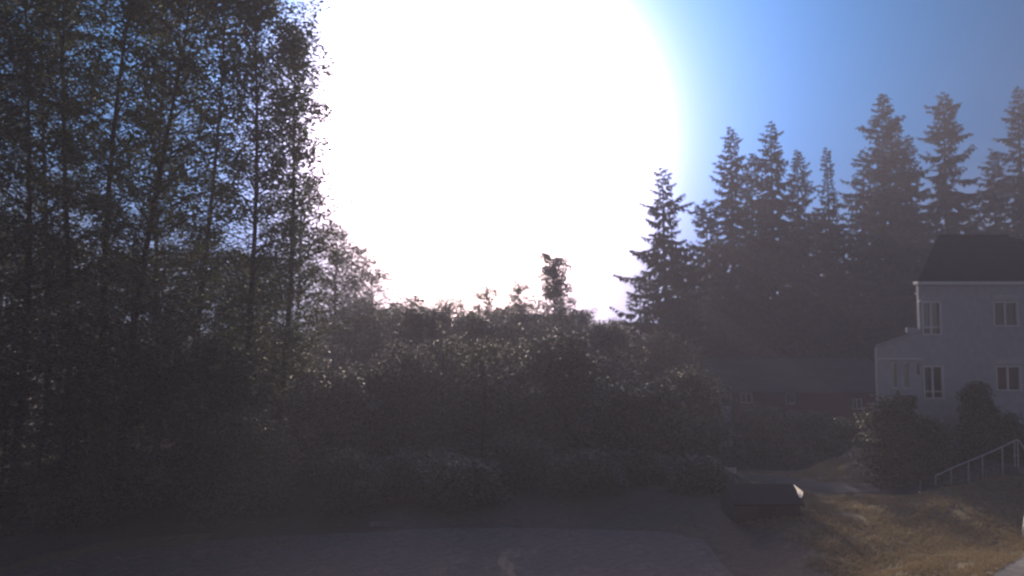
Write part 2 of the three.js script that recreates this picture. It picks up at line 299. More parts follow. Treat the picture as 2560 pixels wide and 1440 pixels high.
// the tall row on the left: trunk foot and head in pixels
const TALL = 'tall broadleaf trees in a row on the left';
[ // foot px, head px, head py, depth, R, label
  [-70, -40, -260, 30, 4.6, 'tall leafy tree cut by the left frame edge'],
  [45, 75, -200, 34, 4.6, 'tall leafy tree with the leftmost full trunk in view'],
  [150, 200, -330, 36, 4.8, 'tall leafy tree second from the left with slim upright trunk'],
  [262, 360, -280, 33, 4.4, 'tall leafy tree whose slender trunk leans right above low leaves'],
  [318, 470, -180, 32, 4.4, 'tall leafy tree with the most slanting dark trunk in the left row'],
  [480, 560, -120, 37, 4.6, 'tall leafy tree between the slanting trunk and the straight trunk'],
  [620, 640, -70, 36, 3.9, 'tall leafy tree with straight vertical trunk near the bright sky'],
  [684, 752, 50, 38, 3.0, 'tall leafy tree at the right end of the left row against the glare'],
  [100, 130, -150, 43, 4.6, 'tall leafy tree standing behind the two leftmost full trunks'],
  [395, 440, -40, 44, 4.6, 'tall leafy tree standing behind the slanting trunks'],
].forEach(([fx, hx, hy, D, R, label], k) => {
  const h = P(hx, hy, D);
  broadleaf({ seed: 100 + k, x: X(fx, D), z: -D, tx: h.x, tz: -D, top: h.y, R, low: 0.16, limbs: 82, clumps: 7, leaves: 34, size: 0.19, cr: 0.6, bend: 0.4, loose: 1.0, r0: 0.2, label, group: TALL, warm: 0.12, droop: 0.05, light: 1.25, thin: 0.045, up: (f) => 0.4 + 0.5 * f, profile: (f) => 0.7 + 0.3 * Math.sin(Math.PI * Math.min(1, 0.1 + 0.85 * f)) - (f > 0.85 ? (f - 0.85) * 3.4 : 0) });
});
// lower woodland behind and between: centre px, crown top py, depth, crown half width px, label
const WOOD = 'mixed woodland trees behind the left row';
[
  [-20, 560, 48, 130, 'bushy woodland tree low behind the leftmost trunks'],
  [150, 610, 52, 130, 'bushy woodland tree behind the second left trunk'],
  [330, 640, 50, 130, 'bushy woodland tree behind the slanting trunks'],
  [500, 620, 54, 120, 'bushy woodland tree between the slanting and straight trunks'],
  [640, 650, 50, 120, 'bushy woodland tree behind the straight trunk'],
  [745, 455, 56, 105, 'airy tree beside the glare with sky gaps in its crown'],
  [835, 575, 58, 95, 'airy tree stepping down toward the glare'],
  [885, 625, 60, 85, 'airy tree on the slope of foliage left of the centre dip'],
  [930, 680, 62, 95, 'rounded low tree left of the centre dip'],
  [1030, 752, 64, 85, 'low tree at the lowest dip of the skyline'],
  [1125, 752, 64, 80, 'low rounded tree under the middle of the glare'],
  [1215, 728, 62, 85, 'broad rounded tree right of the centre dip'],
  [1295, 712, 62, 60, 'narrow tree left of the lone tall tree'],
  [1440, 790, 70, 75, 'low tree right of the lone tall tree by the far hill'],
  [1520, 822, 60, 80, 'dark low tree in front of the far hill'],
  [880, 790, 76, 130, 'low back tree behind the airy trees on the left of the dip'],
  [1060, 800, 78, 130, 'low back tree seen under the dip of the skyline'],
  [1240, 790, 78, 130, 'low back tree behind the broad rounded tree'],
  [1400, 815, 80, 110, 'low back tree behind the lone tall tree'],
  [580, 700, 70, 150, 'low back tree behind the straight trunk'],
  [270, 690, 68, 160, 'low back tree behind the leaning trunks'],
  [1000, 800, 50, 110, 'low middle tree under the left of the dip'],
  [1160, 810, 50, 110, 'low middle tree under the centre of the dip'],
  [1310, 800, 51, 100, 'low middle tree under the lone tall tree'],
  [1440, 850, 52, 90, 'low middle tree before the far hill gap'],
].forEach(([px, py, D0, hw, label], k) => { const far = px > 700, D = far ? D0 * 1.5 : D0; broadleaf({ seed: 200 + k, x: X(px, D), z: -D, top: Y(py, D), R: hw / FPX * D * 1.25, low: 0.06, limbs: k >= 5 && k < 13 ? 54 : 64, clumps: 6, leaves: k >= 5 && k < 13 ? (k < 8 ? 30 : 22) : 40, size: far ? 0.29 : 0.22, cr: far ? 0.85 : 0.62, loose: k >= 5 && k < 13 ? 0.75 : 0.8, dense: k < 5, light: k >= 5 && k < 13 ? 1.35 : rr(0.8, 1.2), label, group: WOOD, bend: 0.15, profile: (f) => Math.sqrt(Math.max(0.02, 1 - Math.max(0, (f - 0.35) / 0.68) ** 2)), up: (f) => 0.1 + 0.6 * f }); });  // trees below the glare get paler leaves: its veil is put into their colour
// the lone taller tree in the gap
{
  const D = 88;
  broadleaf({ seed: 301, x: X(1372, D), z: -D, tx: X(1388, D), top: Y(655, D), R: 3.6, low: 0.4, limbs: 52, clumps: 6, leaves: 50, size: 0.26, cr: 0.72, loose: 0.6, label: 'lone taller tree with separate tufts standing above the centre skyline', bend: 0.2, r0: 0.2, profile: (f) => 0.55 + 0.5 * Math.abs(Math.sin(f * 7.5 + 0.6)) * (1 - 0.4 * f) });
}
// the thicket along the driveway
const THICKET = 'shaded thicket shrubs along the far side of the driveway';
[
  [20, 980, 31, 110, 'dark thicket shrub at the left frame edge'], [200, 1040, 30.5, 110, 'thicket shrub under the leftmost slanting trunk'], [400, 960, 33, 130, 'thicket shrub with yellowing leaves beneath the leaning trees'],
  [570, 930, 36, 120, 'thicket shrub left of the straight trunk'], [740, 890, 46, 120, 'thicket shrub right of the straight trunk'], [900, 850, 62, 120, 'thicket shrub below the glare on the left'],
  [1060, 860, 62, 120, 'thicket shrub below the middle of the glare'], [1220, 850, 62, 120, 'thicket shrub below the lone tall tree, left side'], [1380, 855, 62, 115, 'thicket shrub below the lone tall tree, right side'],
  [1530, 890, 64, 105, 'dark thicket shrub left of the red building'], [1665, 905, 62, 95, 'dark thicket shrub touching the red building end'], [820, 975, 40, 130, 'dark shrub at the driveway edge, left of centre'], [1010, 925, 44, 120, 'dark shrub behind the driveway in the centre'], [1210, 945, 44, 150, 'dark shrub behind the driveway, right of centre'], [1410, 920, 47, 120, 'dark shrub behind the driveway before the red building'], [1590, 1000, 42, 135, 'dark shrub behind the right end of the driveway'], [1745, 985, 56, 80, 'dark thicket shrub in front of the pale door of the red building'], [1110, 940, 50, 130, 'dark shrub deeper behind the centre of the driveway'], [1315, 935, 50, 150, 'dark shrub deeper behind the driveway, under the lone tree'], [930, 965, 43, 100, 'dark shrub deeper behind the pale parking block'], [1500, 975, 50, 110, 'dark shrub deeper behind the driveway toward the red building'], [880, 1215, 33, 60, 'small low shrub at the driveway edge behind the parking block'], [1035, 1190, 36, 75, 'small low shrub behind the driveway, just right of the parking block'], [1165, 1225, 34, 55, 'small low shrub behind the driveway near its middle'], [1300, 1180, 38, 80, 'small low shrub behind the driveway below the lone tree'], [1455, 1210, 36, 65, 'small low shrub behind the driveway, left of the shed'], [1620, 1195, 38, 75, 'small low shrub behind the driveway, nearest the picket fence'], [1740, 1215, 35, 45, 'small low shrub left of the dark shed'], [1715, 1010, 46, 90, 'dark shrub left of the picket fence'], [620, 1110, 32, 100, 'low dark shrub below the straight trunk'],
].forEach(([px, py, D, hw, label], k) => broadleaf({ name: 'thicket_shrub', category: 'shrub', seed: 400 + k, x: X(px, D), z: -D, top: Y(py - 60 * Math.abs(Math.sin(k * 2.3)) , D), R: hw / FPX * D * 1.2, low: 0.04, limbs: 50, clumps: 6, leaves: 30 + (k * 7) % 22, size: (0.13 + 0.035 * ((k * 5) % 4)) * (D > 45 ? 1.3 : 1), light: 0.8 + 0.12 * ((k * 3) % 4), cr: 0.5 + 0.1 * (k % 3), loose: 0.75 + 0.15 * (k % 3), dense: true, r0: 0.07, label, group: THICKET, bend: 0.1, warm: 0.3, profile: (f) => Math.sqrt(Math.max(0.03, 1 - Math.max(0, (f - 0.2) / 0.85) ** 2)), up: (f) => 0.15 + 0.8 * f }));
// firs on the right
const FIRS = 'tall dark firs behind the red building and the white house';
[ // px, top py, depth, half width at foot in px, label
  [1668, 420, 90, 108, 'leftmost fir with long tiered branches against the white sky'],
  [1600, 690, 84, 75, 'short broad fir at the left foot of the fir group'],
  [1768, 500, 108, 85, 'dense rounded fir between the leftmost fir and the next spire'],
  [1835, 318, 110, 105, 'slender fir spire with drooping branches right of the rounded fir'],
  [1882, 385, 116, 90, 'lower fir tucked between two spires left of the gap'],
  [1937, 305, 108, 105, 'tallest fir of the middle cluster with a spreading top'],
  [1998, 375, 114, 100, 'fir sloping down right of the middle cluster'],
  [2085, 370, 110, 75, 'thin ragged fir alone in the sky gap'],
  [2165, 375, 116, 95, 'fir on the left shoulder of the tall right cluster'],
  [2218, 234, 108, 115, 'tall fir with lopsided branches leading the right cluster'],
  [2250, 296, 114, 100, 'fir peeking out right of the tall lopsided fir'],
  [2290, 340, 112, 95, 'fir on the right shoulder of the tall right cluster'],
  [2375, 232, 110, 115, 'tall columnar fir above the house roof'],
  [2502, 382, 112, 90, 'smaller pointed fir near the right frame edge'],
  [2566, 218, 106, 105, 'fir cut by the right frame edge'],
  [2440, 500, 120, 110, 'low fir filling the gap above the dark roof'],
  [1720, 640, 122, 110, 'low fir seen through gaps behind the leftmost firs'],
  [2050, 520, 124, 110, 'low fir behind the thin ragged fir'],
  [1700, 640, 92, 105, 'broad low fir in front of the leftmost firs'],
  [1800, 590, 96, 115, 'broad low fir below the slender spire'],
  [1905, 570, 94, 115, 'broad low fir below the middle cluster'],
  [2010, 590, 96, 115, 'broad low fir left of the thin ragged fir'],
  [2120, 560, 94, 115, 'broad low fir below the left shoulder of the tall right cluster'],
  [2225, 570, 96, 115, 'broad low fir below the tall right cluster'],
  [2320, 580, 98, 115, 'broad low fir rising just left of the house roof'],
].forEach(([px, py, D0, hw, label], k) => { const D = D0 * 0.87; fir({ seed: 600 + k, x: X(px, D), z: -D, top: Y(py, D), R: hw / FPX * D * 1.4, low: 0.08, label, group: FIRS, pow: [0.5, 0.5, 0.42, 0.66][k] ?? 0.56 + 0.06 * ((k * 5) % 4), dens: 5.4 }); });

// ------------------------------------------------------------------ buildings
function windowPart(house, x0, x1, y0, y1, z, o = {}) {            // the front face stands at z, looking toward +z
  const w = new THREE.Group(); w.name = 'window'; house.add(w);
  const f = 0.07, dz = z - 0.09, fr = new MB();
  fr.box(x0 - 0.05, x1 + 0.05, y1, y1 + f, dz - 0.04, z + 0.03, 0.008).box(x0 - 0.05, x1 + 0.05, y0 - f, y0, dz - 0.04, z + 0.05, 0.008).box(x0 - 0.05, x0 + 0.03, y0, y1, dz - 0.04, z + 0.03, 0.008).box(x1 - 0.03, x1 + 0.05, y0, y1, dz - 0.04, z + 0.03, 0.008);
  fr.build('frame', M.trim, w);
  const xm = (x0 + x1) / 2, yt = o.transom ? y0 + (y1 - y0) * o.transom : null;
  boxMesh('mullion', M.trim, w, xm - 0.05, xm + 0.05, y0, y1, dz - 0.03, dz + 0.05, 0.008);
  if (yt) for (const [a, b] of [[x0 + 0.03, xm - 0.05], [xm + 0.05, x1 - 0.03]]) boxMesh('transom', M.trim, w, a, b, yt - 0.035, yt + 0.035, dz - 0.03, dz + 0.04, 0.008);
  for (const [a, b] of [[x0 + 0.03, xm - 0.05], [xm + 0.05, x1 - 0.03]]) for (const [c, d] of yt ? [[y0, yt - 0.035], [yt + 0.035, y1]] : [[y0, y1]]) boxMesh('pane', M.glass, w, a, b, c, d, dz - 0.006, dz + 0.006, 0);
  if (o.blind) { boxMesh('blind', o.blind, w, x0 + 0.02, x1 - 0.02, (yt ?? y0) + 0.03, y1 - 0.01, dz - 0.14, dz - 0.11, 0.004); }  // either a real blind, or the panel coloured to imitate red reflections
  return w;
}
function facade(shapePts, holes, depth) {
  const s = new THREE.Shape(shapePts.map(([x, y]) => new THREE.Vector2(x, y)));
  for (const [x0, x1, y0, y1] of holes) s.holes.push(new THREE.Path([new THREE.Vector2(x0, y0), new THREE.Vector2(x0, y1), new THREE.Vector2(x1, y1), new THREE.Vector2(x1, y0)]));
  return new THREE.ExtrudeGeometry(s, { depth, bevelEnabled: false });
}
{
  const D = 37, z = -D, x = (p) => X(p, D), y = (p) => Y(p, D), b = 1.2, xr = x(2300) + 12.5;
  const h = thing('white_house', 'white two storey house with dark hipped roof at the right edge', 'house');
  const W = [[2308, 2352, 757, 834], [2487, 2545, 757, 813], [2306, 2352, 918, 994], [2487, 2545, 918, 974]].map(([a, c, d, e]) => [x(a), x(c), y(e), y(d)]);
  const off = x(2700) - x(2487); const extra = [[W[1][0] + off, W[1][1] + off, W[1][2], W[1][3]], [W[3][0] + off, W[3][1] + off, W[3][2], W[3][3]]];
  const x0 = x(2300), yt = y(712);
  const wall = new MB().geo(facade([[x0, b], [xr, b], [xr, yt], [x0, yt]], [...W, ...extra], 0.22), new THREE.Matrix4().makeTranslation(0, 0, z - 0.22));
  const SH = 0.66, slab = (xa, y0, y1, za, zb, t) => { const q = new THREE.BoxGeometry(t, y1 - y0, za - zb), pp = q.attributes.position; for (let k = 0; k < pp.count; k++) { const dz = pp.getZ(k) - (za - zb) / 2; pp.setXYZ(k, pp.getX(k) + xa + t / 2 - SH * (dz + za - z), pp.getY(k) + (y0 + y1) / 2, dz + za); } q.computeVertexNormals(); return q; };
  wall.geo(slab(x0, b, yt, z - 0.222, z - 10, 0.3)).box(xr - 0.22, xr, b, yt, z - 10, z - 0.222).box(x0 + SH * 10, xr - 0.222, b, yt, z - 10, z - 9.78).geo(slab(x0 + 0.31, y(880), y(880) + 0.2, z - 0.222, z - 9.77, 5.5)).geo(slab(x0 + 0.31, b, b + 0.2, z - 0.222, z - 9.77, 5.5));
  wall.build('wall', M.white, h);
  windowPart(h, ...W[0], z, { transom: 0.2, blind: M.blind }); windowPart(h, ...W[1], z); windowPart(h, ...W[2], z, { transom: 0.2 }); windowPart(h, ...W[3], z, { blind: M.redReflection }); extra.forEach((q) => windowPart(h, ...q, z));
  for (const q of [W[1], W[3]]) { const m = new MB().box(q[0] - 0.1, q[1] + 0.1, q[3] + 0.2, q[3] + 0.25, z + 0.002, z + 0.04, 0.005).box(q[0] - 0.1, q[1] + 0.1, q[3] + 0.3, q[3] + 0.36, z + 0.002, z + 0.07, 0.005); m.build('head_moulding', M.trim, h); }
  // cornice and hipped roof
  new MB().box(x0 - 0.12, xr + 0.18, yt + 0.002, yt + 0.16, z - 0.3, z + 0.18, 0.02).geo(slab(x0 - 0.1, yt + 0.002, yt + 0.15, z - 0.302, z - 10.1, 6)).box(x0 + 5.5, xr + 0.1, yt + 0.003, yt + 0.149, z - 10.05, z - 0.303).build('cornice', M.trim, h);
  const e = yt + 0.16, zr = z - 5, ry = Y(590, 42), rx0 = X(2353, 42), rx1 = xr - 4.2, c = [V(x0 - 0.1, e, z + 0.1), V(xr + 0.1, e, z + 0.1), V(xr + 0.1, e, z - 10.1), V(x0 - 0.1 + SH * 10, e, z - 10.1)], r0 = V(rx0, ry, zr), r1 = V(rx1, ry, zr), m = new MB();
  const face = (...q) => { const n = V().crossVectors(q[1].clone().sub(q[0]), q[2].clone().sub(q[0])).normalize(), id = q.map((v) => m.vert(v, n, v.x * 0.7 + v.z * 0.3, v.y + v.z * 0.5)); for (let k = 1; k + 1 < id.length; k++) m.i.push(id[0], id[k], id[k + 1]); };
  face(c[0], c[1], r1, r0); face(c[1], c[2], r1); face(c[2], c[3], r0, r1); face(c[3], c[0], r0);
  const roof = m.build('roof', M.roof, h);
  new MB().tube([r0, r1], [0.09, 0.09], 6).build('ridge_cap', M.roof, roof);
  // lower sunroom wing on the left with a roof falling to the left
  const D2 = 36.9, sx0 = X(2192, D), sx1 = x0 - 0.002, ya = y(866), yb = y(830), O = [[2222, 2241, 905, 971], [2253, 2269, 905, 971], [2287, 2299, 905, 940]].map(([a, cc, d, ee]) => [x(a), Math.min(x(cc), sx1 - 0.03), y(ee), y(d)]);
  const wing = new MB().geo(facade([[sx0, b], [sx1, b], [sx1, yb], [sx0, ya]], O, 0.2), new THREE.Matrix4().makeTranslation(0, 0, z - 0.2 + 0.05));
  wing.geo(slab(sx0, b, ya - 0.05, z - 0.152, z - 5, 0.2)).box(sx0 + SH * 5, sx1 + 2, b, ya - 0.05, z - 5.2, z - 5.002);
  wing.build('wing_wall', M.white, h);
  const sl = Math.atan2(yb - ya, sx1 - sx0), wl = Math.hypot(yb - ya, sx1 - sx0) + 0.12;
  { const q = new RoundedBoxGeometry(wl, 0.1, 5.3, 1, 0.02), pp = q.attributes.position; q.applyMatrix4(new THREE.Matrix4().makeRotationZ(sl)); for (let k = 0; k < pp.count; k++) pp.setX(k, pp.getX(k) - SH * (pp.getZ(k) - 2.6)); new MB().geo(q, new THREE.Matrix4().makeTranslation((sx0 + sx1) / 2 - 0.07, (ya + yb) / 2 + 0.052, z - 2.5)).build('wing_roof', M.white, h); }
  boxMesh('fascia', M.trim, h, sx0 - 0.03, sx1 - 0.01, y(899), y(895), z + 0.052, z + 0.1, 0.01);
  boxMesh('downpipe', M.trim, h, sx0 - 0.1, sx0 - 0.01, b + 0.4, ya - 0.1, z - 0.1, z - 0.01, 0.03);
  for (const q of O) { const w = new THREE.Group(); w.name = 'window'; h.add(w); const zz = z - 0.03; new MB().box(q[0], q[0] + 0.04, q[2], q[3], zz - 0.03, zz + 0.04, 0.006).box(q[1] - 0.04, q[1], q[2], q[3], zz - 0.03, zz + 0.04, 0.006).box(q[0] + 0.04, q[1] - 0.04, q[2], q[2] + 0.04, zz - 0.03, zz + 0.04, 0.006).box(q[0] + 0.04, q[1] - 0.04, q[3] - 0.04, q[3], zz - 0.03, zz + 0.04, 0.006).build('frame', M.trim, w); boxMesh('pane', M.glass, w, q[0] + 0.04, q[1] - 0.04, q[2] + 0.04, q[3] - 0.04, zz - 0.006, zz + 0.006, 0); }
  boxMesh('parapet', M.white, h, x(2271), x0 - 0.01, y(832), y(819), z - 0.3, z - 0.12, 0.02);
  // small fittings
  const l = thing('wall_lamp', 'small pale lamp at the top left corner of the white house', 'lamp', null, V(x0, y(754), z + 0.1));
  new MB().tube([V(0.06, 0.05, -0.1), V(0.02, 0.1, 0.05), V(-0.08, 0.06, 0.1)], [0.015, 0.015, 0.015], 6).build('bracket', M.trim, l);
  new MB().geo(new THREE.LatheGeometry([[0, 0.05], [0.04, 0.04], [0.09, -0.04], [0.085, -0.045], [0, -0.02]].map(([a, c2]) => new THREE.Vector2(a, c2)), 12), new THREE.Matrix4().makeTranslation(-0.08, 0.03, 0.1)).build('lamp_shade', M.lamp, l);
  const f = thing('lantern', 'small white lantern on a brown bracket beside the sunroom', 'lantern', null, V(x(2238), y(1012), z + 0.3));
  new MB().tube([V(-0.02, 0.72, -0.24), V(-0.05, 0.66, -0.1), V(-0.03, 0.4, 0), V(0, 0.14, 0)], [0.05, 0.07, 0.06, 0.03], 7).build('bracket', M.brown, f);
  new MB().geo(new THREE.LatheGeometry([[0, -0.16], [0.045, -0.14], [0.065, -0.02], [0.05, 0.1], [0.02, 0.14], [0, 0.15]].map(([a, c2]) => new THREE.Vector2(a, c2)), 12)).build('globe', M.lamp, f);
}
// red building with a long grey roof
{
  const D = 68, z = -D, xl = X(1796, D), xr = X(2215, D), ey = Y(976, D), b = -3.4, zr = z - 4, ry = Y(899, D + 4);
  const h = thing('red_building', 'long dark red building with grey roof and small white framed windows', 'building');
  const W = [[2127, 2148, 999, 1021], [1850, 1876, 984, 1006], [1962, 1982, 984, 1008]].map(([a, c, d, e]) => [X(a, D), X(c, D), Y(e, D), Y(d, D)]);
  const wall = new MB().geo(facade([[xl, b], [xr, b], [xr, ey], [xl, ey]], W, 0.2), new THREE.Matrix4().makeTranslation(0, 0, z - 0.2));
  wall.geo(facade([[0, b], [8, b], [8, ey], [4, ry - 0.15], [0, ey]], [], 0.2), new THREE.Matrix4().makeRotationY(Math.PI / 2).setPosition(xl, 0, z - 0.202).multiply(new THREE.Matrix4().makeTranslation(0, 0, 0)));
  wall.geo(facade([[0, b], [8, b], [8, ey], [4, ry - 0.15], [0, ey]], [], 0.2), new THREE.Matrix4().makeRotationY(Math.PI / 2).setPosition(xr - 0.2, 0, z - 0.202)).box(xl + 0.2, xr - 0.2, b, ey, z - 8.2, z - 8.0);
  wall.build('wall', M.red, h);
  for (const q of W) windowPart(h, ...q, z);
  for (const [za, zb, k] of [[z + 0.5, zr, 0], [z - 8.7, zr, 1]]) {
    const dy = ry - ey, L = Math.hypot(4, dy) + 0.45, sl = Math.atan2(dy, 4), g = new RoundedBoxGeometry(xr - xl + 0.8, 0.12, L, 1, 0.02);
    new MB().geo(g, new THREE.Matrix4().makeTranslation((xl + xr) / 2, (ey + ry) / 2 + 0.02 - 0.06, k ? zr - 2.2 : zr + 2.2).multiply(new THREE.Matrix4().makeRotationX(k ? -sl : sl))).build('roof', M.barnRoof, h);
  }
  boxMesh('corner_board', M.trim, h, xl - 0.03, xl + 0.1, b, ey - 0.15, z + 0.002, z + 0.04);
  const d = new THREE.Group(); d.name = 'door'; h.add(d);
  const dx0 = X(1801, D), dx1 = X(1823, D);
  new MB().box(dx0 - 0.06, dx0, Y(1135, D), Y(965, D), z + 0.003, z + 0.06, 0.01).box(dx1, dx1 + 0.06, Y(1135, D), Y(965, D), z + 0.003, z + 0.06, 0.01).build('frame', M.trim, d);
  const blue = std(0.4, 0.42, 0.52, { roughness: 0.5 });
  boxMesh('panel', blue, d, dx0, dx1, Y(1056, D), Y(1014, D), z + 0.003, z + 0.045); boxMesh('panel', blue, d, dx0, dx1, Y(1130, D), Y(1102, D), z + 0.003, z + 0.045); boxMesh('pane', M.carGlass, d, dx0, dx1, Y(1010, D), Y(968, D), z + 0.003, z + 0.03, 0);
}
// small dark shed in the foreground of the lawn
{
  const D = 28.6, z = -D, xl = X(1822, D), xr = X(1994, D), b = -0.3, dpt = 2.0, ey = Y(1256, D), ry = Y(1213, D + 1.0), h = thing('garden_shed', 'low dark shed standing between the driveway and the lawn', 'shed');
  const wall = new MB().box(xl + 0.1, xr - 0.06, b, ey, z - 0.08, z, 0.004).box(xl + 0.1, xr - 0.06, b, ey, z - dpt, z - dpt + 0.08, 0.004).box(xl + 0.1, xl + 0.18, b, ey, z - dpt + 0.081, z - 0.081).box(xr - 0.14, xr - 0.06, b, ey, z - dpt + 0.081, z - 0.081);
  for (const gx of [xl + 0.1, xr - 0.14]) wall.geo(facade([[0, ey + 0.001], [dpt, ey + 0.001], [dpt / 2, ry - 0.1]], [], 0.08), new THREE.Matrix4().makeRotationY(Math.PI / 2).setPosition(gx, 0, z));
  wall.build('wall', M.shedWall, h);
  const dy = ry - ey, sl = Math.atan2(dy, dpt / 2), L = Math.hypot(dpt / 2, dy) + 0.2;
  for (const k of [0, 1]) {
    const at = new THREE.Matrix4().makeTranslation((xl + xr) / 2, (ey + ry) / 2 - 0.02, z - dpt / 2 + (k ? -1 : 1) * (dpt / 4 + 0.1)).multiply(new THREE.Matrix4().makeRotationX(k ? -sl : sl));
    new MB().geo(new RoundedBoxGeometry(xr - xl, 0.08, L, 1, 0.015), at).build('roof', M.shedRoof, h);
    new MB().geo(new RoundedBoxGeometry(0.05, 0.16, L, 1, 0.012), at.clone().multiply(new THREE.Matrix4().makeTranslation((xr - xl) / 2 + 0.028, -0.05, 0))).build('verge_board', M.shedWall, h);
  }
  boxMesh('door', M.shedRoof, h, xl + 1.0, xl + 1.75, 0.3, ey - 0.1, z + 0.003, z + 0.04);
}
// steps with a metal railing, landing
{
  const D = 33, z = -D, tops = [[2339, 1187], [2378, 1171], [2421, 1153], [2456, 1140], [2506, 1124], [2536, 1102], [2544, 1099]], feet = [1211, 1212, 1196, 1177, 1160, 1142, 1137];
  const q = tops.map(([a, c]) => P(a, c, D)), f = tops.map(([a], k) => P(a, feet[k], D));
  const x0 = X(2352, D), x1 = X(2512, D), y0 = Y(1214, D), y1 = Y(1168, D), s = thing('garden_steps', 'concrete steps climbing right behind the metal railing', 'steps'), n = 8;
  for (let k = 0; k < n; k++) { const a = x0 + (x1 - x0) * k / n, top = y0 + (y1 - y0) * (k + 1) / n; boxMesh('step', M.concrete, s, a, a + (x1 - x0) / n - 0.004, 0.2, top, z - 1.5, z - 0.12, 0.015); }
  boxMesh('landing', M.concrete, s, x1, x1 + 5, 0.2, y1 + 0.03, z - 2.4, z + 0.5, 0.02);
  boxMesh('cheek_wall', M.shedWall, s, x0 - 0.1, x1 - 0.004, 0.1, y0 + 0.05, z - 0.116, z + 0.06, 0.02);
  const r = thing('hand_railing', 'pale metal railing with posts rising beside the steps', 'railing');
  const line = [P(2338, 1188, D), P(2345, 1187, D), P(2378, 1171, D), P(2421, 1153, D), P(2456, 1139, D), P(2490, 1124, D), P(2530, 1105, D), P(2544, 1099, D), P(2552, 1108, D), P(2575, 1145, D)];
  new MB().tube(new THREE.CatmullRomCurve3(line, false, 'catmullrom', 0.1).getPoints(60), Array(61).fill(0.03), 7).build('handrail', M.rail, r);
  q.forEach((t, k) => new MB().tube([V(f[k].x, Math.min(f[k].y, hgt(f[k].x, z)) - 0.1, z), V(t.x, t.y - 0.01 + (k === 4 ? 0.13 : 0), z)], [0.026, 0.026], 6).build('post', M.rail, r));
  new MB().tube([P(2533, 1141, D), P(2547, 1137, D)], [0.02, 0.02], 6).build('base_rail', M.rail, r);
}
// ------------------------------------------------------------------ planting by the house
function shrub(o) { const D = o.D, t = broadleaf({ name: o.name ?? 'garden_shrub', category: 'shrub', seed: o.seed, x: X(o.px, D), z: -D, top: Y(o.py, D), R: o.hw / FPX * D, low: 0.04, limbs: 48, clumps: 6, leaves: 40, size: 0.15, cr: 0.4, loose: 0.5, dense: true, r0: 0.06, bend: 0.06, warm: o.warm ?? 0.2, profile: (f) => Math.sqrt(Math.max(0.03, 1 - Math.max(0, (f - 0.25) / 0.8) ** 2)), up: (f) => 0.2 + 0.9 * f, label: o.label, ...o.more }); return t; }
shrub({ seed: 701, px: 2205, py: 1005, D: 34.6, hw: 75, warm: 0.45, label: 'tall feathery bush in front of the sunroom with pale arching sprays', more: { limbs: 40, leaves: 26, cr: 0.35, loose: 0.7, droop: 0.06, size: 0.17 } });
shrub({ seed: 702, px: 2300, py: 1075, D: 34.8, hw: 85, warm: 0.2, label: 'broad dark bush between the feathery bush and the railing' });
shrub({ seed: 703, px: 2432, py: 968, D: 35.2, hw: 46, warm: 0.05, name: 'conifer_shrub', label: 'dark upright conifer shrub against the white house wall', more: { limbs: 70, size: 0.13, cr: 0.32, loose: 0.3, profile: (f) => 0.55 + 0.45 * Math.sin(f * 3.1 + 0.35) } });
shrub({ seed: 704, px: 2500, py: 1062, D: 35, hw: 60, warm: 0.4, label: 'lighter bush right of the dark conifer shrub by the railing' });
shrub({ seed: 705, px: 2262, py: 990, D: 35.8, hw: 14, warm: 0.05, name: 'narrow_shrub', label: 'narrow dark shrub against the corner of the sunroom', more: { limbs: 30, cr: 0.2, loose: 0.15 } });
shrub({ seed: 706, px: 1905, py: 1035, D: 55, hw: 85, warm: 0.05, label: 'dark shrub before the left end of the red building' });
shrub({ seed: 707, px: 2010, py: 1050, D: 53, hw: 85, warm: 0.05, label: 'dark shrub before the middle of the red building' });
shrub({ seed: 708, px: 2105, py: 1068, D: 50, hw: 60, warm: 0.1, label: 'dark shrub below the small white framed window of the red building' });
// ------------------------------------------------------------------ small things
{
  const g = groundAt(1822, 1186), t = thing('picket_fence', 'tiny pale picket fence at the left end of the footpath', 'fence', null, V(g.x, g.y, g.z));
  for (let k = 0; k < 6; k++) new MB().geo(facade([[-0.03, 0], [0.03, 0], [0.03, 0.36], [0, 0.42], [-0.03, 0.36]], [], 0.02), new THREE.Matrix4().makeTranslation(-0.38 + k * 0.15, 0, 0)).build('picket', M.lamp, t);
  for (const yy of [0.1, 0.27]) boxMesh('rail', M.lamp, t, -0.45, 0.42, yy, yy + 0.04, -0.026, -0.002, 0.004);
  const w = groundAt(950, 1318), b = thing('wheel_stop', 'pale low parking block lying at the edge of the driveway', 'parking block', null, V(w.x, w.y, w.z));
  new MB().geo(new THREE.ExtrudeGeometry(new THREE.Shape([[-0.09, 0], [0.09, 0], [0.055, 0.13], [-0.055, 0.13]].map(([a, c]) => new THREE.Vector2(a, c))), { depth: 0.8, bevelEnabled: true, bevelSize: 0.012, bevelThickness: 0.012, bevelSegments: 1 }), new THREE.Matrix4().makeRotationY(Math.PI / 2 + 0.06).setPosition(-0.4, 0.035, 0)).build('block', M.concrete, b);
  const s = groundAt(2300, 1236), k = thing('garden_stake', 'thin pale stake standing on the lawn beside the footpath', 'stake', null, s);
  new MB().tube([V(0, -0.1, 0), V(0.03, 0.35, 0), V(0.05, 0.62, 0)], [0.014, 0.013, 0.01], 6).build('rod', M.rail, k);
  new MB().geo(new THREE.LatheGeometry([[0, 0], [0.04, 0.01], [0.045, 0.07], [0.015, 0.1], [0, 0.1]].map(([a, c]) => new THREE.Vector2(a, c)), 8), new THREE.Matrix4().makeTranslation(-0.05, 0.05, 0.05)).build('cap', M.lamp, k);
}
